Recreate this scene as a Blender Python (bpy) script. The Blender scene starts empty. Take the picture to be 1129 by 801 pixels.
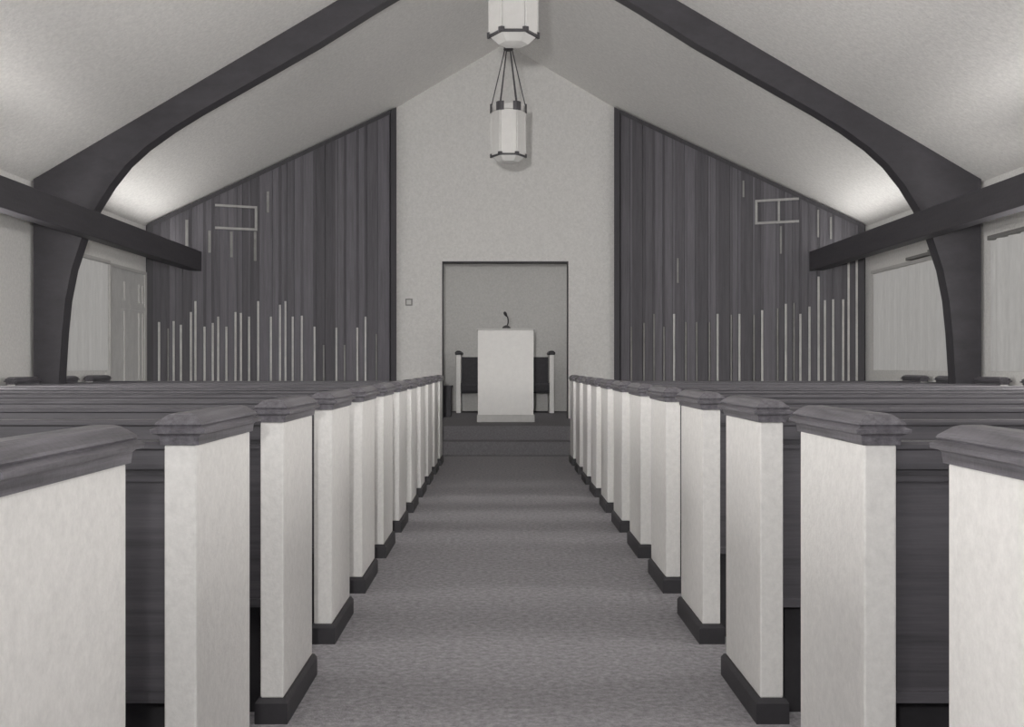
import bpy, bmesh, math, random
from mathutils import Vector, Matrix

random.seed(7)
scene = bpy.context.scene
COL = scene.collection

# ------------------------------------------------------------------ camera
CAM_X, CAM_Z, F = -0.06, 1.01, 1225.0
cam_data = bpy.data.cameras.new('camera')
cam_data.sensor_width = 36.0
cam_data.lens = 36.0 * F / 1129.0
cam_data.shift_x = (564.5 - 552.0) / 1129.0
cam_data.shift_y = 2.5 / 1129.0
cam_data.clip_start = 0.02
cam = bpy.data.objects.new('camera', cam_data)
cam.location = (CAM_X, 0, CAM_Z)
cam.rotation_euler = (math.pi / 2, 0, 0)
COL.objects.link(cam)
scene.camera = cam

# ------------------------------------------------------------------ world, lights, exposure
world = bpy.data.worlds.new('world')
scene.world = world
world.use_nodes = True
bg = world.node_tree.nodes['Background']
bg.inputs['Color'].default_value = (0.98, 0.98, 1.0, 1)
bg.inputs['Strength'].default_value = 0.6

WINDOW_GLOW = {-1: (14.0, 9.0, 10.0), 1: (3.0, 10.0, 10.0)}      # daylit panes of the bays beside and behind the camera
def area_light(name, loc, rot, sx, sy, power, color=(1, 0.985, 0.96)):
    d = bpy.data.lights.new(name, 'AREA')
    d.shape = 'RECTANGLE'; d.size = sx; d.size_y = sy
    d.energy = power; d.color = color
    o = bpy.data.objects.new(name, d)
    o.location = loc; o.rotation_euler = rot
    COL.objects.link(o)
    return o
# assumed cove lamps behind the eave beams, added to light the ceiling
for s in (-1, 1):
    for yc, ln, pw in ((11.9, 2.7, 7.5), (7.9, 3.6, 1.2), (3.6, 3.6, 1.2)):
        area_light('cove_lamp', (s * 4.0, yc, 2.41), (math.pi, -s * 0.75, 0), 0.14, ln, pw)
# fill light added to brighten the alcove, hidden above the opening
area_light('alcove_lamp', (0.0, 15.3, 2.73), (math.radians(25), 0, 0), 2.4, 0.3, 16)
# the photographer's flash, just above and left of the lens
fl = bpy.data.lights.new('photo_flash', 'POINT')
fl.energy = 7.4; fl.shadow_soft_size = 0.05; fl.color = (1, 0.99, 0.97)
fl.use_nodes = True
_nt = fl.node_tree
_fo = _nt.nodes.new('ShaderNodeLightFalloff')
_fo.inputs['Strength'].default_value = 1.0
_nt.links.new(_fo.outputs['Constant'], _nt.nodes['Emission'].inputs['Strength'])
flo = bpy.data.objects.new('photo_flash', fl)
flo.location = (CAM_X - 0.19, 0.0, CAM_Z + 0.25)
COL.objects.link(flo)

vs = scene.view_settings
vs.view_transform = 'Standard'
vs.look = 'None'
vs.gamma = 1.0
vs.use_curve_mapping = False
vs.exposure = 0.36

# ------------------------------------------------------------------ materials
def lin(v):
    v /= 255.0
    return v / 12.92 if v <= 0.04045 else ((v + 0.055) / 1.055) ** 2.4

def material(name, rgb, rough=0.6, var=0.08, scale=(8, 8, 8), bump=0.0, bump_scale=60, spec=0.3, coords='Object',
             emit=0.0, detail=7):
    m = bpy.data.materials.new(name)
    m.use_nodes = True
    nt = m.node_tree
    b = nt.nodes['Principled BSDF']
    b.inputs['Roughness'].default_value = rough
    b.inputs['Specular IOR Level'].default_value = spec
    tc = nt.nodes.new('ShaderNodeTexCoord')
    mp = nt.nodes.new('ShaderNodeMapping')
    mp.inputs['Scale'].default_value = scale
    nt.links.new(tc.outputs[coords], mp.inputs['Vector'])
    nz = nt.nodes.new('ShaderNodeTexNoise')
    nz.inputs['Scale'].default_value = 1.0
    nz.inputs['Detail'].default_value = detail
    nz.inputs['Roughness'].default_value = 0.75
    nt.links.new(mp.outputs['Vector'], nz.inputs['Vector'])
    cr = nt.nodes.new('ShaderNodeValToRGB')
    lo = [c * (1 - var) for c in rgb]; hi = [min(1, c * (1 + var)) for c in rgb]
    cr.color_ramp.elements[0].position = 0.3
    cr.color_ramp.elements[1].position = 0.7
    cr.color_ramp.elements[0].color = (*lo, 1)
    cr.color_ramp.elements[1].color = (*hi, 1)
    nt.links.new(nz.outputs['Fac'], cr.inputs['Fac'])
    nt.links.new(cr.outputs['Color'], b.inputs['Base Color'])
    if bump > 0:
        n2 = nt.nodes.new('ShaderNodeTexNoise')
        n2.inputs['Scale'].default_value = bump_scale
        n2.inputs['Detail'].default_value = 3
        nt.links.new(tc.outputs[coords], n2.inputs['Vector'])
        bp = nt.nodes.new('ShaderNodeBump')
        bp.inputs['Strength'].default_value = bump
        bp.inputs['Distance'].default_value = 0.01
        nt.links.new(n2.outputs['Fac'], bp.inputs['Height'])
        nt.links.new(bp.outputs['Normal'], b.inputs['Normal'])
    if emit > 0:
        nt.links.new(cr.outputs['Color'], b.inputs['Emission Color'])
        b.inputs['Emission Strength'].default_value = emit
    return m

WARM = (1.0, 0.98, 0.955)
COOL = (1.0, 0.945, 1.055)
def warm(v): return tuple(v * c for c in WARM)
def cool(v): return tuple(v * c for c in COOL)

M = {}
M['pew_white'] = material('pew_white_paint', warm(0.66), 0.55, 0.10, (45, 45, 45), 0.12, 90)
M['wall'] = material('wall_plaster', warm(0.70), 0.85, 0.12, (40, 40, 40), 0.35, 70)
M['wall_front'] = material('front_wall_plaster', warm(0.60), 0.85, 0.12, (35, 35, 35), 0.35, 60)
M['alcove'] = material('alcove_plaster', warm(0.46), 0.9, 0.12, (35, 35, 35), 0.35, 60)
M['ceiling'] = material('ceiling_acoustic', warm(0.79), 0.9, 0.12, (28, 28, 28), 0.5, 45)
M['carpet'] = material('carpet_pile', (0.305, 0.294, 0.309), 0.95, 0.42, (40, 40, 40), 0.6, 160, 0.1)
M['carpet2'] = material('platform_carpet_pile', (0.185, 0.178, 0.187), 0.95, 0.25, (55, 55, 55), 0.6, 160, 0.1)
M['wood_arch'] = material('arch_dark_wood', cool(0.062), 0.5, 0.22, (3, 12, 6), 0.1, 40)
M['wood_beam'] = material('beam_dark_wood', cool(0.058), 0.5, 0.22, (14, 1.5, 14), 0.1, 40)
M['wood_pew'] = material('pew_dark_wood', cool(0.078), 0.42, 0.42, (1.2, 22, 30), 0.08, 50, 0.45)
M['wood_cap'] = material('pew_cap_wood', cool(0.12), 0.36, 0.6, (60, 3, 70), 0.08, 50, 0.5)
M['wood_base'] = material('pew_plinth_wood', cool(0.035), 0.5, 0.2, (12, 4, 12), 0.05, 50)
M['slat'] = [material('screen_slat_wood_%s' % n, cool(v), 0.6, 0.24, (26, 26, 1.4), 0.1, 50)
             for n, v in (('dark', 0.085), ('medium', 0.105), ('light', 0.13))]
M['slat_post'] = material('screen_post_wood', cool(0.055), 0.6, 0.2, (20, 20, 1.4), 0.1, 50)
M['backing'] = material('screen_backing_cloth', cool(0.05), 0.9, 0.15, (30, 30, 30), 0.1, 80)
M['batten'] = material('screen_pale_batten', warm(0.5), 0.6, 0.22, (10, 10, 5), 0.05, 60)  # pale colour stands in for lit wall seen between slats
M['batten_dim'] = material('screen_dull_batten', warm(0.24), 0.6, 0.25, (10, 10, 5), 0.05, 60)
M['frame_pale'] = material('screen_frame_paint', warm(0.34), 0.6, 0.18, (14, 14, 14), 0.05, 60)
M['lantern_glass'] = material('lantern_frosted_glass', warm(0.53), 0.45, 0.06, (12, 12, 12), 0.05, 60, emit=0.03)
M['lantern_metal'] = material('lantern_dark_metal', cool(0.05), 0.45, 0.2, (30, 30, 30), 0.05, 60, 0.5)
M['lantern_pale'] = material('lantern_pale_metal', warm(0.55), 0.4, 0.1, (30, 30, 30), 0.05, 60, 0.5)
M['pulpit'] = material('pulpit_white_paint', warm(0.70), 0.55, 0.05, (14, 14, 14), 0.12, 70)
M['pulpit_base'] = material('pulpit_plinth_paint', warm(0.46), 0.55, 0.06, (14, 14, 14), 0.1, 70)
M['upholstery'] = material('bench_dark_upholstery', cool(0.04), 0.8, 0.2, (30, 30, 30), 0.3, 120)
M['metal_dark'] = material('microphone_dark_metal', cool(0.035), 0.4, 0.15, (60, 60, 60), 0.0, 50, 0.5)
M['curtain'] = material('curtain_pale_cloth', warm(0.50), 0.9, 0.08, (22, 22, 4), 0.2, 110, emit=0.30)  # emission stands in for daylight coming through the cloth
M['trim'] = material('window_pale_trim', warm(0.52), 0.6, 0.06, (14, 14, 14), 0.1, 60)
M['pelmet'] = material('curtain_rail_grey', warm(0.22), 0.6, 0.15, (8, 4, 8), 0.05, 60)
M['pane'] = material('window_obscure_glass', warm(0.36), 0.35, 0.14, (9, 9, 5), 0.2, 40, 0.5, emit=0.15)
M['box'] = material('low_box_dark_wood', cool(0.075), 0.7, 0.2, (14, 14, 3), 0.1, 60)

# ------------------------------------------------------------------ mesh helpers
def box(bm, x0, x1, y0, y1, z0, z1, bevel=0.0):
    vs_ = [bm.verts.new((x, y, z)) for z in (z0, z1) for y in (y0, y1) for x in (x0, x1)]
    idx = [(0, 2, 3, 1), (4, 5, 7, 6), (0, 1, 5, 4), (2, 6, 7, 3), (0, 4, 6, 2), (1, 3, 7, 5)]
    fs = [bm.faces.new([vs_[i] for i in f]) for f in idx]
    if bevel > 0:
        es = set(e for f in fs for e in f.edges)
        bmesh.ops.bevel(bm, geom=list(es), offset=bevel, segments=2, affect='EDGES', profile=0.5)
    return bm

def prism(bm, pts, axis_vec):
    """extrude polygon pts (list of Vector) by axis_vec"""
    a = [bm.verts.new(p) for p in pts]
    b = [bm.verts.new(Vector(p) + axis_vec) for p in pts]
    n = len(pts)
    bm.faces.new(a)
    bm.faces.new(list(reversed(b)))
    for i in range(n):
        j = (i + 1) % n
        bm.faces.new((a[j], a[i], b[i], b[j]))
    return bm

def loft(bm, rings, cap=True):
    R = [[bm.verts.new(p) for p in r] for r in rings]
    n = len(R[0])
    for k in range(len(R) - 1):
        for i in range(n):
            j = (i + 1) % n
            bm.faces.new((R[k][i], R[k][j], R[k + 1][j], R[k + 1][i]))
    if cap:
        bm.faces.new(list(reversed(R[0])))
        bm.faces.new(R[-1])
    return bm

def ring_pts(r, z, n, rot=0.0, cx=0, cy=0):
    return [(cx + r * math.cos(rot + 2 * math.pi * i / n), cy + r * math.sin(rot + 2 * math.pi * i / n), z) for i in range(n)]

def tube(bm, pts, r, n=8):
    pts = [Vector(p) for p in pts]
    rings = []
    for i, p in enumerate(pts):
        d = (pts[min(i + 1, len(pts) - 1)] - pts[max(i - 1, 0)]).normalized()
        up = Vector((0, 0, 1)) if abs(d.z) < 0.9 else Vector((1, 0, 0))
        u = d.cross(up).normalized(); v = d.cross(u).normalized()
        rr = r[i] if isinstance(r, (list, tuple)) else r
        rings.append([p + (u * math.cos(2 * math.pi * k / n) + v * math.sin(2 * math.pi * k / n)) * rr for k in range(n)])
    return loft(bm, rings)

def mesh(name, bm, mat):
    bmesh.ops.recalc_face_normals(bm, faces=bm.faces[:])
    me = bpy.data.meshes.new(name)
    bm.to_mesh(me); bm.free()
    me.materials.append(mat)
    return me

def obj(name, data, mat=None, parent=None, loc=(0, 0, 0), rot=(0, 0, 0)):
    if isinstance(data, bmesh.types.BMesh):
        data = mesh(name, data, mat)
    o = bpy.data.objects.new(name, data)
    o.location = loc; o.rotation_euler = rot
    COL.objects.link(o)
    if parent is not None:
        o.parent = parent
    return o

def thing(name, label, cat, loc=(0, 0, 0), rotz=0.0, group=None):
    o = bpy.data.objects.new(name, None)
    o.empty_display_size = 0.1
    o.location = loc; o.rotation_euler = (0, 0, rotz)
    COL.objects.link(o)
    tag(o, label, cat, group)
    return o

def tag(o, label, cat, group=None):
    o['label'] = label; o['category'] = cat
    if group: o['group'] = group
    return o

def structure(o):
    o['kind'] = 'structure'
    return o

def B(*a, **k):
    return box(bmesh.new(), *a, **k)

def copy_tree(o, parent=None):
    c = o.copy(); COL.objects.link(c); c.parent = parent
    for ch in list(o.children):
        copy_tree(ch, c)
    return c

# ------------------------------------------------------------------ room dimensions
WALL_X = 4.32
RIDGE, SLOPE = 5.22, 0.588
Y_REAR, Y_FRONT = -2.6, 14.53
PLAT_Z, PLAT_Y = 0.32, 12.78
ALC_Y = 16.95
SC_IN = Vector((1.45, 14.50)); SC_OUT = Vector((4.30, 13.28))
def zc(x): return RIDGE - SLOPE * abs(x)

# floor
structure(obj('floor', B(-4.5, 4.5, Y_REAR, 17.2, -0.1, 0.0), M['carpet']))
# platform and its two carpeted steps
plat = structure(obj('floor_platform', B(-4.32, 4.32, PLAT_Y, 17.1, 0.0, PLAT_Z, bevel=0.012), M['carpet2']))
structure(obj('trim_1', B(-1.6, 1.6, PLAT_Y - 0.32, PLAT_Y, 0.0, 0.16, bevel=0.012), M['carpet2']))
# ceiling halves
for s, nm in ((-1, 'ceiling'), (1, 'ceiling')):
    bm = bmesh.new()
    w = 4.5
    pts = [Vector((0, Y_REAR, RIDGE)), Vector((s * w, Y_REAR, zc(w))), Vector((s * w, Y_REAR, zc(w) + 0.15)), Vector((0, Y_REAR, RIDGE + 0.15))]
    prism(bm, pts, Vector((0, 14.75 - Y_REAR, 0)))
    structure(obj(nm, bm, M['ceiling']))
# side walls
for s, nm in ((-1, 'wall_left'), (1, 'wall_right')):
    x0, x1 = sorted((s * WALL_X, s * (WALL_X + 0.15)))
    structure(obj(nm, B(x0, x1, Y_REAR, 14.7, 0.0, zc(WALL_X) + 0.05), M['wall']))
# daylit windows of the other bays
WN = 2
for s in (-1, 1):
    for yc, glow in zip((-0.9, 3.4, 7.2), WINDOW_GLOW[s]):
        pane_mat = material('daylit_pane', warm(0.8), 0.4, 0.02, (3, 3, 3), emit=glow)
        wn = structure(obj('window_%d' % WN, B(-0.02, 0.02, -1.3, 1.3, 0.98, 2.14), pane_mat, None, (s * (WALL_X - 0.021), yc, 0)))
        WN += 1
        for a in ((-1.36, -1.3, 0.95, 2.2), (1.3, 1.36, 0.95, 2.2), (-1.3, 1.3, 2.14, 2.2), (-1.3, 1.3, 0.95, 0.98),
                  (-0.46, -0.42, 0.98, 2.14), (0.42, 0.46, 0.98, 2.14)):
            obj('window_frame', B(min(s * 0.021, -s * 0.03), max(s * 0.021, -s * 0.03), a[0], a[1], a[2], a[3]), M['trim'], wn)
        pd = (s * 0.021, -s * 0.24)
        obj('pelmet', B(min(pd), max(pd), -1.4, 1.4, 2.205, 2.235), M['trim'], wn)  # unseen board added to keep window light off the ceiling
# front wall with the alcove opening
OP, OPZ = 0.825, 2.375
T = Vector((0, 0.16, 0))
bm = bmesh.new()
W = 1.5
Y = Y_FRONT
def P(x, z): return Vector((x, Y, z))
prism(bm, [P(-W, 0), P(-OP, 0), P(-OP, OPZ), P(-W, OPZ)], T)
prism(bm, [P(OP, 0), P(W, 0), P(W, OPZ), P(OP, OPZ)], T)
prism(bm, [P(-W, OPZ), P(W, OPZ), P(W, zc(W) + 0.05), P(0, RIDGE + 0.05), P(-W, zc(W) + 0.05)], T)
structure(obj('wall_front', bm, M['wall_front']))
# thin dark lining of the opening
for i, (a, b_, c, d) in enumerate(((-OP, -OP + 0.009, 0.32, OPZ), (OP - 0.011, OP, 0.32, OPZ), (-OP, OP, OPZ - 0.018, OPZ))):
    structure(obj('trim_%d' % (i + 2), B(a, b_, Y - 0.008, Y + 0.165, c, d), M['slat_post']))
# alcove behind
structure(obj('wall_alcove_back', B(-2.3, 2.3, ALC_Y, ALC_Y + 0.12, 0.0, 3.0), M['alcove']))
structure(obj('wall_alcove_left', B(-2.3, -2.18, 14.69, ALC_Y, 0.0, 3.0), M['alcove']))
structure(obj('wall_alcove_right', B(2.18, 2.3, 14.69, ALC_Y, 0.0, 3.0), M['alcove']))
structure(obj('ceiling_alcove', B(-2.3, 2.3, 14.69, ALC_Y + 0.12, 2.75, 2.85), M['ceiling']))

# ------------------------------------------------------------------ laminated arch
inner = [(4.07, 0.0), (4.065, 0.5), (4.055, 0.9), (4.03, 1.30), (4.00, 1.60), (3.945, 1.88), (3.85, 2.17), (3.73, 2.43),
         (3.60, 2.64), (3.45, 2.83), (3.28, 2.985), (3.05, 3.15), (2.80, 3.305), (2.50, 3.475), (2.19, 3.65),
         (1.71, 3.925), (1.20, 4.245), (0.6, 4.60), (0.0, 4.97)]
arch = thing('laminated_arch', 'dark laminated wooden arch spanning the nave from wall to wall', 'arch', (0, 10.05, 0))
for s in (-1, 1):
    bm = bmesh.new()
    th = 0.17
    a, b_ = [], []
    outer = []
    n = len(inner)
    for i, (x, z) in enumerate(inner):
        t = i / (n - 1)
    # outer line sampled to pair with the inner curve: up the leg, then along the ceiling
    leg = [(4.285, z) for (x, z) in inner[:8]]
    top = []
    m_ = len(inner) - 8
    for k in range(m_):
        x = 4.285 * (1 - k / (m_ - 1))
        top.append((x, zc(x) - 0.003))
    outer = leg + top
    R = []
    for (xi, zi), (xo, zo) in zip(inner, outer):
        R.append([(s * xi, 0, zi), (s * xo, 0, zo), (s * xo, th, zo), (s * xi, th, zi)])
    loft(bm, R)
    obj('arch_half', bm, M['wood_arch'], arch)

# ------------------------------------------------------------------ longitudinal eave beams
for s, lab in ((-1, 'dark wooden eave beam running along the wall with the paned window'),
               (1, 'dark wooden eave beam running along the fully curtained wall')):
    bm = B(s * 3.76 - 0.07, s * 3.76 + 0.07, Y_REAR, 13.50, 2.16, 2.395, bevel=0.006)
    tag(obj('eave_beam', bm, M['wood_beam']), lab, 'beam', 'eave beams')

# ------------------------------------------------------------------ slatted screens
def plan_from_px(px, s):
    """distance along the screen's plan line (0 at the inner edge) for a sight line recorded in the survey"""
    k = (px - 552.0) / F
    a, b_ = SC_IN, SC_OUT
    ax, bx = s * a.x - CAM_X, s * b_.x - CAM_X
    # (ax + t*(bx-ax)) = k * (ay + t*(by-ay))
    t = (k * a.y - ax) / ((bx - ax) - k * (b_.y - a.y))
    return t

left_b = [(175, 355, 1), (185, 362, 0), (191, 354, 1), (199, 358, 1), (210, 344, 1), (215, 332, 1), (225, 360, 1), (234, 356, 1),
          (240, 349, 1), (249, 360, 1), (259, 344, 1), (265, 345, 1), (274, 349, 1), (284, 332, 1), (298, 349, 1), (308, 336, 1),
          (314, 332, 1), (322, 349, 1), (332, 348, 1), (346, 360, 1), (356, 380, 0), (370, 361, 1), (379, 380, 0), (393, 361, 1),
          (402, 349, 1), (414, 368, 0)]
right_b = [(945, 276, 1), (936, 276, 1), (930, 330, 1), (919, 330, 1), (910, 331, 1), (903, 305, 1), (893, 338, 1), (883, 346, 1),
           (876, 334, 0), (867, 335, 1), (858, 340, 0), (841, 342, 1), (832, 347, 0), (816, 346, 1), (807, 347, 0), (792, 346, 1),
           (783, 355, 0), (769, 355, 0), (757, 355, 0), (744, 346, 1), (733, 360, 0), (722, 346, 0), (711, 356, 0), (697, 360, 0)]

def build_screen(s, marks, label):
    root = thing('slatted_screen', label, 'screen', (s * SC_IN.x, SC_IN.y, PLAT_Z),
                 group='tall slatted screens flanking the pulpit')
    d = Vector((s * (SC_OUT.x - SC_IN.x), SC_OUT.y - SC_IN.y)); L = d.length; d.normalize()
    root.rotation_euler[2] = math.atan2(d.y, d.x)
    # local frame: +X along the screen from inner to outer edge; front is towards the nave
    fs = 1 if s < 0 else -1          # sign of local Y that faces the nave
    def wx(u): return SC_IN.x + u / L * (SC_OUT.x - SC_IN.x)
    def top(u): return zc(wx(u)) - PLAT_Z - 0.004
    def slab(u0, u1, f0, f1, z0=0.0, z1=None, off=0.0):
        bm = bmesh.new()
        t0 = top(u0) - off if z1 is None else z1
        t1 = top(u1) - off if z1 is None else z1
        pts = [Vector((u0, fs * f0, z0)), Vector((u1, fs * f0, z0)), Vector((u1, fs * f0, t1)), Vector((u0, fs * f0, t0))]
        prism(bm, pts, Vector((0, fs * (f1 - f0), 0)))
        return bm
    obj('backing', slab(0.0, L, 0.0, 0.02), M['backing'], root)
    obj('edge_post', slab(0.0, 0.075, 0.021, 0.10), M['slat_post'], root)
    obj('edge_post', slab(L - 0.075, L - 0.005, 0.021, 0.075), M['slat_post'], root)
    us = []
    for px, ytop, bright in marks:
        u = plan_from_px(px, s) * L
        yy = SC_IN.y + u / L * (SC_OUT.y - SC_IN.y)
        zt = CAM_Z + (403 - ytop) * yy / F - PLAT_Z
        us.append((u, zt, bright))
    us.sort()
    edges = [0.077 - 0.02] + [u for u, _, _ in us] + [L - 0.077 + 0.02]
    rnd = random.Random(11 if s < 0 else 23)
    for i in range(len(edges) - 1):
        g0 = 0.017 if i else 0.021
        u0, u1 = edges[i] + g0, edges[i + 1] - 0.017
        if u1 - u0 > 0.20:      # wide interval: two boards
            mid = (u0 + u1) / 2
            spans = [(u0, mid - 0.004), (mid + 0.004, u1)]
        else:
            spans = [(u0, u1)]
        for a, b_ in spans:
            if b_ - a < 0.012: continue
            obj('slat', slab(a, b_, 0.021, 0.045 + rnd.uniform(0, 0.008)), rnd.choice(M['slat']), root)
    for u, zt, bright in us:
        hw = 0.012 if bright else 0.009
        obj('pale_batten', slab(u - hw, u + hw, 0.021, 0.044, 0.0, zt), M['batten'] if bright else M['batten_dim'], root)  # pale strip drawn where light shows through a slat gap
        obj('slat', slab(u - 0.015, u + 0.015, 0.021, 0.038 + rnd.uniform(0, 0.01), zt + 0.001), rnd.choice(M['slat']), root)
    obj('head_rail', slab_head(slab, L, top, fs), M['slat_post'], root)  # dark strip drawn for the shadow line under the ceiling
    return root, slab, L, top

def slab_head(slab, L, top, fs):
    bm = bmesh.new()
    u0, u1, h = 0.077, L - 0.077, 0.055
    pts = [Vector((u0, fs * 0.07, top(u0) - h)), Vector((u1, fs * 0.07, top(u1) - h)), Vector((u1, fs * 0.07, top(u1))), Vector((u0, fs * 0.07, top(u0)))]
    prism(bm, pts, Vector((0, fs * 0.012, 0)))
    return bm

scr_l, slab_l, L_l, top_l = build_screen(-1, left_b, 'dark slatted wooden screen wall beside the small square wall box')
scr_r, slab_r, L_r, top_r = build_screen(1, right_b, 'dark slatted wooden screen wall running to the fully curtained side wall')

def z_px(u, L, py):
    yy = SC_IN.y + u / L * (SC_OUT.y - SC_IN.y)
    return CAM_Z + (403 - py) * yy / F - PLAT_Z
# pale rectangular outlines on the screens
def frame(root, slab, L, s, x_in, x_out, y0, y1, mid):
    ui, uo = plan_from_px(x_in, s) * L, plan_from_px(x_out, s) * L
    uc = (ui + uo) / 2
    zt, zb = z_px(uc, L, y0), z_px(uc, L, y1)
    obj('frame_rail', slab(ui, uo, 0.067, 0.088, zt - 0.028, zt), M['frame_pale'], root)
    obj('frame_rail', slab(ui, uo, 0.067, 0.088, zb, zb + 0.028), M['frame_pale'], root)
    obj('frame_stile', slab(ui, ui + 0.028, 0.067, 0.088, zb + 0.028, zt - 0.028), M['frame_pale'], root)
    if mid:
        um = plan_from_px(mid, s) * L
        obj('frame_stile', slab(um - 0.012, um + 0.012, 0.067, 0.086, zb + 0.028, zt - 0.028), M['frame_pale'], root)
frame(scr_r, slab_r, L_r, 1, 834, 882, 220, 247, 860)
frame(scr_l, slab_l, L_l, -1, 282, 236, 227, 254, None)
for px, y0, y1 in ((230, 255, 279), (254, 256, 284), (205, 243, 274), (294, 212, 235), (280, 256, 288)):
    u = plan_from_px(px, -1) * L_l
    obj('pale_batten', slab_l(u - 0.016, u + 0.016, 0.067, 0.078, z_px(u, L_l, y1), z_px(u, L_l, y0)), M['batten_dim'], scr_l)
for px, y0, y1 in ((821, 200, 218), (903, 232, 262), (917, 240, 264), (749, 285, 312), (862, 250, 280)):
    u = plan_from_px(px, 1) * L_r
    obj('pale_batten', slab_r(u - 0.011, u + 0.011, 0.067, 0.078, z_px(u, L_r, y1), z_px(u, L_r, y0)), M['batten_dim'], scr_r)

# ------------------------------------------------------------------ pews
PEW_IN, PEW_OUT = 0.675, 4.255
HALF = (PEW_OUT - PEW_IN) / 2
ET, ED = 0.065, 0.48

def rect_ring(x0, x1, y0, y1, z, o):
    return [(x0 - o, y0 - o, z), (x1 + o, y0 - o, z), (x1 + o, y1 + o, z), (x0 - o, y1 + o, z)]

def make_pew():
    root = thing('pew', 'pew', 'pew', (0, 0, 0))
    end_me = mesh('pew_end', B(-ET / 2, ET / 2, 0, ED, 0.07, 0.850, bevel=0.004), M['pew_white'])
    bm = bmesh.new()
    prof = [(0.850, 0.000), (0.850, 0.006), (0.868, 0.008), (0.872, 0.012), (0.874, 0.022), (0.882, 0.023), (0.885, 0.016),
            (0.888, 0.011), (0.892, 0.015), (0.896, 0.013), (0.911, -0.006), (0.914, -0.016)]
    loft(bm, [rect_ring(-ET / 2, ET / 2, 0, ED, z, o) for z, o in prof])
    cap_me = mesh('end_cap', bm, M['wood_cap'])
    bm = bmesh.new()
    loft(bm, [rect_ring(-ET / 2, ET / 2, 0, ED, z, o) for z, o in ((0, 0.014), (0.058, 0.014), (0.070, 0.006))])
    base_me = mesh('plinth', bm, M['wood_base'])
    for sx in (-1, 1):
        e = obj('pew_end', end_me, None, root, (sx * (HALF - ET / 2), 0, 0))
        obj('end_cap', cap_me, None, e)
        obj('plinth', base_me, None, e)
    w = HALF - ET + 0.002
    # backrest with rails
    bk = obj('backrest', B(-w, w, 0.030, 0.055, 0.335, 0.800), M['wood_pew'], root)
    bm = bmesh.new()
    pr = [(0.012, 0.800), (0.012, 0.838), (0.004, 0.842), (0.004, 0.850), (0.010, 0.856), (0.062, 0.856), (0.070, 0.850), (0.070, 0.800)]
    prism(bm, [Vector((-w, y, z)) for y, z in pr], Vector((2 * w, 0, 0)))
    obj('top_rail', bm, M['wood_pew'], bk)
    obj('rail_bead', B(-w, w, 0.020, 0.031, 0.774, 0.786), M['wood_pew'], bk)
    obj('bottom_rail', B(-w, w, 0.022, 0.058, 0.322, 0.345), M['wood_pew'], bk)
    bm = bmesh.new()
    sp = [(0.056, 0.405), (ED - 0.03, 0.425), (ED - 0.012, 0.430), (ED - 0.008, 0.445), (ED - 0.02, 0.455), (0.30, 0.445), (0.056, 0.432)]
    prism(bm, [Vector((-w, y, z)) for y, z in sp], Vector((2 * w, 0, 0)))
    obj('seat', bm, M['wood_pew'], root)
    obj('kick_board', B(-w, w, 0.10, 0.118, 0.0, 0.38), M['wood_base'], root)  # dark board added to stand in for shade under the seat
    for x in (-0.6, 0.6):
        obj('seat_support', B(x - 0.015, x + 0.015, 0.12, ED - 0.07, 0.0, 0.41), M['wood_pew'], root)
    return root

ordinals = ['twelfth', 'eleventh', 'tenth', 'ninth', 'eighth', 'seventh', 'sixth', 'fifth', 'fourth', 'third', 'second', 'first']
proto = make_pew()
used = False
for s, where in ((-1, 'paned-window side'), (1, 'curtained-wall side')):
    for k in range(12):
        p = proto if not used else copy_tree(proto)
        used = True
        p.location = (s * (PEW_IN + HALF), 1.345 + 0.9 * k, 0)
        p['label'] = 'dark wooden pew with white ends, %s row from the platform, %s' % (ordinals[k], where)
        p['category'] = 'pew'
        p['group'] = 'pews on both sides of the aisle'

# ------------------------------------------------------------------ pulpit
py0 = 13.63
pul = thing('pulpit', 'white boxy pulpit with a microphone standing at the end of the aisle', 'pulpit', (0.002, py0, PLAT_Z))
hw = 0.342
obj('plinth', B(-hw - 0.012, hw + 0.012, -0.012, 0.50, 0.0, 0.088, bevel=0.004), M['pulpit_base'], pul)
obj('body', B(-hw, hw, 0.0, 0.49, 0.088, 1.125, bevel=0.004), M['pulpit'], pul)
bm = bmesh.new()
tp = [(-0.014, 1.126), (-0.014, 1.146), (0.0, 1.150), (0.10, 1.150), (0.13, 1.115), (0.50, 1.07), (0.50, 1.126 - 0.09)]
tp = [(-0.014, 1.126), (-0.014, 1.146), (0.0, 1.150), (0.16, 1.150), (0.51, 1.150), (0.51, 1.126)]
prism(bm, [Vector((-hw - 0.012, y, z)) for y, z in tp], Vector((2 * hw + 0.024, 0, 0)))
obj('top_ledge', bm, M['pulpit_base'], pul)

mic = thing('microphone', 'small dark gooseneck microphone standing on the pulpit', 'microphone', (0.01, py0 + 0.12, PLAT_Z + 1.15))
bm = bmesh.new()
loft(bm, [ring_pts(0.052, 0.0, 16), ring_pts(0.052, 0.014, 16), ring_pts(0.036, 0.030, 16), ring_pts(0.012, 0.042, 16)])
obj('base', bm, M['metal_dark'], mic)
bm = bmesh.new()
tube(bm, [(0.012, 0, 0.035), (0.022, 0, 0.07), (0.024, 0.0, 0.105), (0.016, -0.004, 0.14), (-0.002, -0.012, 0.160), (-0.012, -0.018, 0.166)], 0.008, 8)
obj('gooseneck', bm, M['metal_dark'], mic)
bm = bmesh.new()
tube(bm, [(0.002, -0.010, 0.155), (-0.008, -0.016, 0.172), (-0.020, -0.024, 0.196), (-0.026, -0.027, 0.206)], [0.012, 0.019, 0.019, 0.010], 10)
obj('head', bm, M['metal_dark'], mic)

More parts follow.
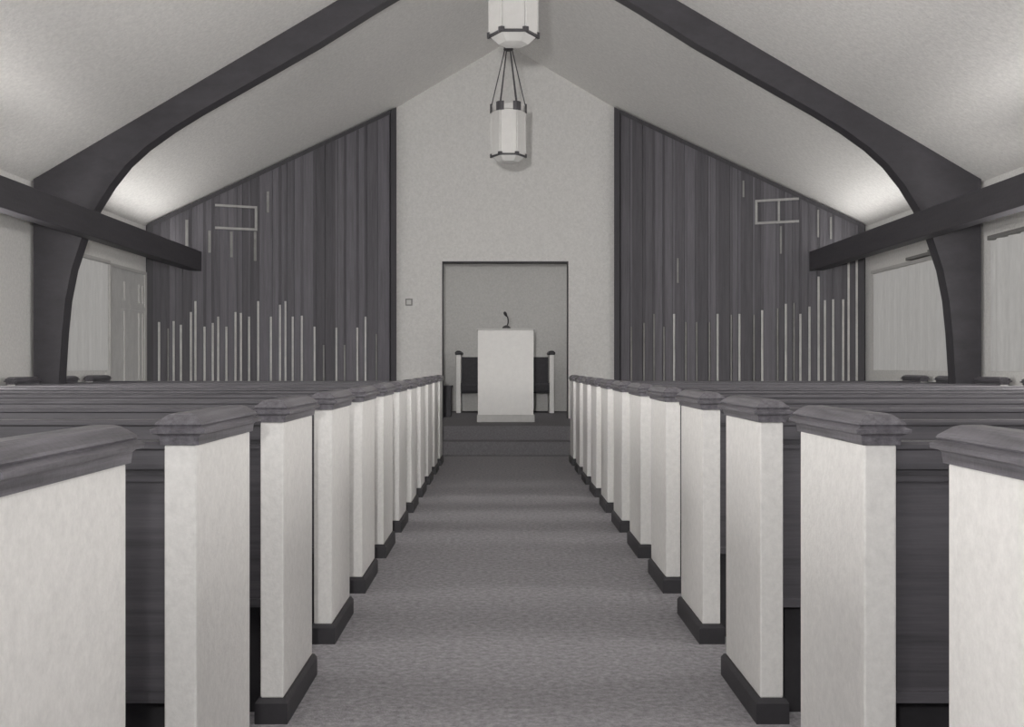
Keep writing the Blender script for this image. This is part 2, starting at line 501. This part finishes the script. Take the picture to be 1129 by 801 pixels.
# ------------------------------------------------------------------ bench behind the pulpit
bw = 0.715
bench = thing('platform_bench', 'white-ended bench with dark upholstered back against the alcove wall', 'bench', (0.005, 16.22, PLAT_Z))
end_me = mesh('bench_end', B(-0.034, 0.034, 0, 0.5, 0.0, 0.850, bevel=0.004), M['pew_white'])
bm = bmesh.new()
loft(bm, [rect_ring(-0.034, 0.034, 0, 0.5, z, o) for z, o in ((0.85, 0.0), (0.852, 0.012), (0.870, 0.018), (0.884, 0.018), (0.905, -0.006), (0.91, -0.016))])
cap_me = mesh('end_cap', bm, M['wood_base'])
for s in (-1, 1):
    e = obj('bench_end', end_me, None, bench, (s * (bw - 0.034), 0, 0))
    obj('end_cap', cap_me, None, e)
ww = bw - 0.069
bm = bmesh.new()
pr = [(0.33, 0.44), (0.40, 0.80), (0.405, 0.82), (0.455, 0.82), (0.455, 0.36), (0.33, 0.36)]
prism(bm, [Vector((-ww, y, z)) for y, z in pr], Vector((2 * ww, 0, 0)))
obj('backrest', bm, M['upholstery'], bench)
bm = bmesh.new()
pr = [(-0.01, 0.29), (-0.03, 0.33), (-0.03, 0.40), (0.0, 0.44), (0.32, 0.43), (0.32, 0.30)]
prism(bm, [Vector((-ww, y, z)) for y, z in pr], Vector((2 * ww, 0, 0)))
obj('seat', bm, M['upholstery'], bench)

# low dark box beside the alcove opening
lb = thing('low_cabinet', 'low dark wooden cabinet just inside the alcove opening', 'cabinet', (-0.905, 15.15, PLAT_Z))
obj('body', B(-0.17, 0.17, -0.2, 0.2, 0.0, 0.395, bevel=0.004), M['box'], lb)
obj('top', B(-0.185, 0.185, -0.21, 0.21, 0.395, 0.42, bevel=0.004), M['box'], lb)

# small square wall box on the front wall
wb = thing('wall_box', 'small pale square wall box with dark rim on the front wall', 'wall box', (-1.258, Y_FRONT, 1.84))
bm = bmesh.new()
for a in ((-0.045, 0.045, -0.03, 0.0, 0.030, 0.045), (-0.045, 0.045, -0.03, 0.0, -0.045, -0.030),
          (-0.045, -0.030, -0.03, 0.0, -0.030, 0.030), (0.030, 0.045, -0.03, 0.0, -0.030, 0.030)):
    box(bm, *a)
obj('rim', bm, M['pelmet'], wb)
obj('face_plate', B(-0.030, 0.030, -0.022, 0.0, -0.030, 0.030), M['trim'], wb)

# ------------------------------------------------------------------ lanterns
def make_lantern():
    root = thing('hanging_lantern', 'lantern', 'lantern')
    r, h = 0.155, 0.43      # z = 0 at the bottom ring
    n = 6
    ap = r * math.cos(math.pi / 6)
    side = r
    pane_me = mesh('glass_pane', B(-side / 2 + 0.008, side / 2 - 0.008, -0.004, 0.004, 0.018, h - 0.01), M['lantern_glass'])
    bar_me = mesh('corner_bar', B(-0.007, 0.007, -0.007, 0.007, 0.012, h), M['lantern_pale'])
    for i in range(n):
        a = math.pi / 3 * i + math.pi / 6
        obj('glass_pane', pane_me, None, root, (ap * math.cos(a), ap * math.sin(a), 0), (0, 0, a + math.pi / 2))
        a2 = math.pi / 3 * i
        obj('corner_bar', bar_me, None, root, (r * math.cos(a2), r * math.sin(a2), 0), (0, 0, a2))
    def hexring(z0, z1, ro, ri):
        bm = bmesh.new()
        lo, li, ho, hi = [[bm.verts.new(p) for p in ring_pts(rr, z, 6)] for rr, z in ((ro, z0), (ri, z0), (ro, z1), (ri, z1))]
        for i in range(6):
            j = (i + 1) % 6
            bm.faces.new((lo[i], lo[j], ho[j], ho[i])); bm.faces.new((li[j], li[i], hi[i], hi[j]))
            bm.faces.new((ho[i], ho[j], hi[j], hi[i])); bm.faces.new((lo[j], lo[i], li[i], li[j]))
        return bm
    obj('bottom_ring', hexring(0.0, 0.016, r + 0.008, r - 0.022), M['lantern_metal'], root)
    obj('top_ring', hexring(h - 0.005, h + 0.045, r + 0.006, r - 0.012), M['lantern_pale'], root)
    for zz0, zz1, ww_ in ((h - 0.02, h + 0.06, 0.042), (-0.004, 0.03, 0.024)):
        bm = bmesh.new()
        prism(bm, [Vector((0.0, -ww_, zz0)), Vector((0.016, -0.012, zz0)), Vector((0.016, 0.012, zz0)), Vector((0.0, ww_, zz0))],
              Vector((0, 0, zz1 - zz0)))
        orn = mesh('corner_ornament', bm, M['lantern_metal'])
        for i in range(6):
            a2 = math.pi / 3 * i
            obj('corner_ornament', orn, None, root, (r * math.cos(a2), r * math.sin(a2), 0), (0, 0, a2))
    bm = bmesh.new()
    loft(bm, [ring_pts(0.03, -0.058, 6), ring_pts(r * 0.62, -0.044, 6), ring_pts(r - 0.010, -0.002, 6), ring_pts(r - 0.010, 0.004, 6)])
    obj('bottom_diffuser', bm, M['lantern_glass'], root)
    hub_z = h + 0.055 + 0.52
    for i in range(6):
        a2 = math.pi / 3 * i
        bm = bmesh.new()
        tube(bm, [(r * math.cos(a2), r * math.sin(a2), h + 0.055), (0.032 * math.cos(a2), 0.032 * math.sin(a2), hub_z)], 0.0055, 6)
        obj('suspension_rod', bm, M['lantern_metal'], root)
    bm = bmesh.new()
    loft(bm, [ring_pts(0.020, hub_z - 0.02, 12), ring_pts(0.046, hub_z - 0.008, 12), ring_pts(0.040, hub_z + 0.03, 12), ring_pts(0.012, hub_z + 0.06, 12)])
    obj('hub', bm, M['lantern_metal'], root)
    return root, hub_z

lan, hub_z = make_lantern()
lan2 = copy_tree(lan)
for o, y, z, lab in ((lan, 10.3, 2.94, 'white hexagonal glass lantern hanging nearer to the pulpit wall'),
                     (lan2, 7.2, 3.135, 'white hexagonal glass lantern hanging over the middle pew rows')):
    o.location = (0.012 if y > 9 else 0.022, y, z)
    o['label'] = lab; o['category'] = 'lantern'; o['group'] = 'hanging lanterns along the ridge'
    bm = bmesh.new()
    tube(bm, [(0, 0, hub_z + 0.05), (0, 0, RIDGE - z - 0.02)], 0.008, 6)
    obj('stem', bm, M['lantern_metal'], o)
    bm = bmesh.new()
    loft(bm, [ring_pts(0.03, RIDGE - z - 0.09, 12), ring_pts(0.06, RIDGE - z - 0.05, 12), ring_pts(0.06, RIDGE - z - 0.04, 12)])
    obj('ceiling_canopy', bm, M['lantern_metal'], o)

# ------------------------------------------------------------------ curtains and the side window
def curtain(s, y0, y1, z0, z1, label, folds, rail=True, amp=0.012):
    root = thing('curtain', label, 'curtain', (s * 4.285, (y0 + y1) / 2, 0), group='pale curtains on the side walls')
    bm = bmesh.new()
    n = folds * 10
    rows = []
    for zz in (z0, z1):
        row = []
        for i in range(n + 1):
            t = i / n
            y = y0 + (y1 - y0) * t - (y0 + y1) / 2
            x = s * (-amp * (math.sin(2 * math.pi * folds * t) + 0.35 * math.sin(2 * math.pi * folds * 2.3 * t + 1)))
            row.append(bm.verts.new((x, y, zz)))
        rows.append(row)
    for i in range(n):
        bm.faces.new((rows[0][i], rows[0][i + 1], rows[1][i + 1], rows[1][i]))
    bmesh.ops.solidify(bm, geom=bm.faces[:], thickness=0.004)
    c = obj('curtain_cloth', bm, M['curtain'], root)
    for p in c.data.polygons: p.use_smooth = True
    if rail:
        hl = (y1 - y0) / 2
        obj('curtain_rail', B(-0.032, 0.032, -hl, hl, z1 + 0.002, z1 + 0.038), M['pelmet' if rail == 2 else 'trim'], root)
    return root

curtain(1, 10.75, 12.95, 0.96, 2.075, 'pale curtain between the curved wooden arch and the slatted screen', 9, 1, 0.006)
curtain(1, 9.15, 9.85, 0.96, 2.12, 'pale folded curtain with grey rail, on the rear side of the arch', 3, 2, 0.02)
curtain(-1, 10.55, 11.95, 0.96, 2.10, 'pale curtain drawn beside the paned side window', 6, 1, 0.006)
# grey bar stands in for the pelmet's shaded edge, right wall
rb = thing('rail_bracket', 'short grey rail projecting above the pale curtain near the screen', 'rail', (4.26, 10.95, 2.10))
obj('bar', B(-0.02, 0.06, -0.0, 0.85, 0.025, 0.055), M['pelmet'], rb)
obj('end_bracket', B(-0.03, 0.06, -0.02, 0.22, 0.018, 0.075), M['pelmet'], rb)

win = structure(obj('window_1', B(-0.02, 0.02, 0, 1.28, 0.55, 2.12), M['pane'], None, (-4.30, 11.98, 0)))
def wbar(name, y0, y1, z0, z1, mat='trim', d=0.034):
    obj(name, B(0.0205, d, y0, y1, z0, z1), M[mat], win)
wbar('window_frame', 0.0, 0.05, 0.55, 2.12)
wbar('window_frame', 1.17, 1.28, 0.55, 2.12)
wbar('window_frame', 0.05, 1.17, 2.085, 2.12)
wbar('window_frame', 0.05, 1.17, 0.55, 0.6)
for y in (0.46, 0.96, 1.09):
    wbar('mullion', y, y + 0.026, 0.6, 1.62)
    wbar('mullion', y, y + 0.026, 1.74, 1.95)
wbar('transom', 0.05, 1.17, 1.65, 1.70, 'pane', 0.03)
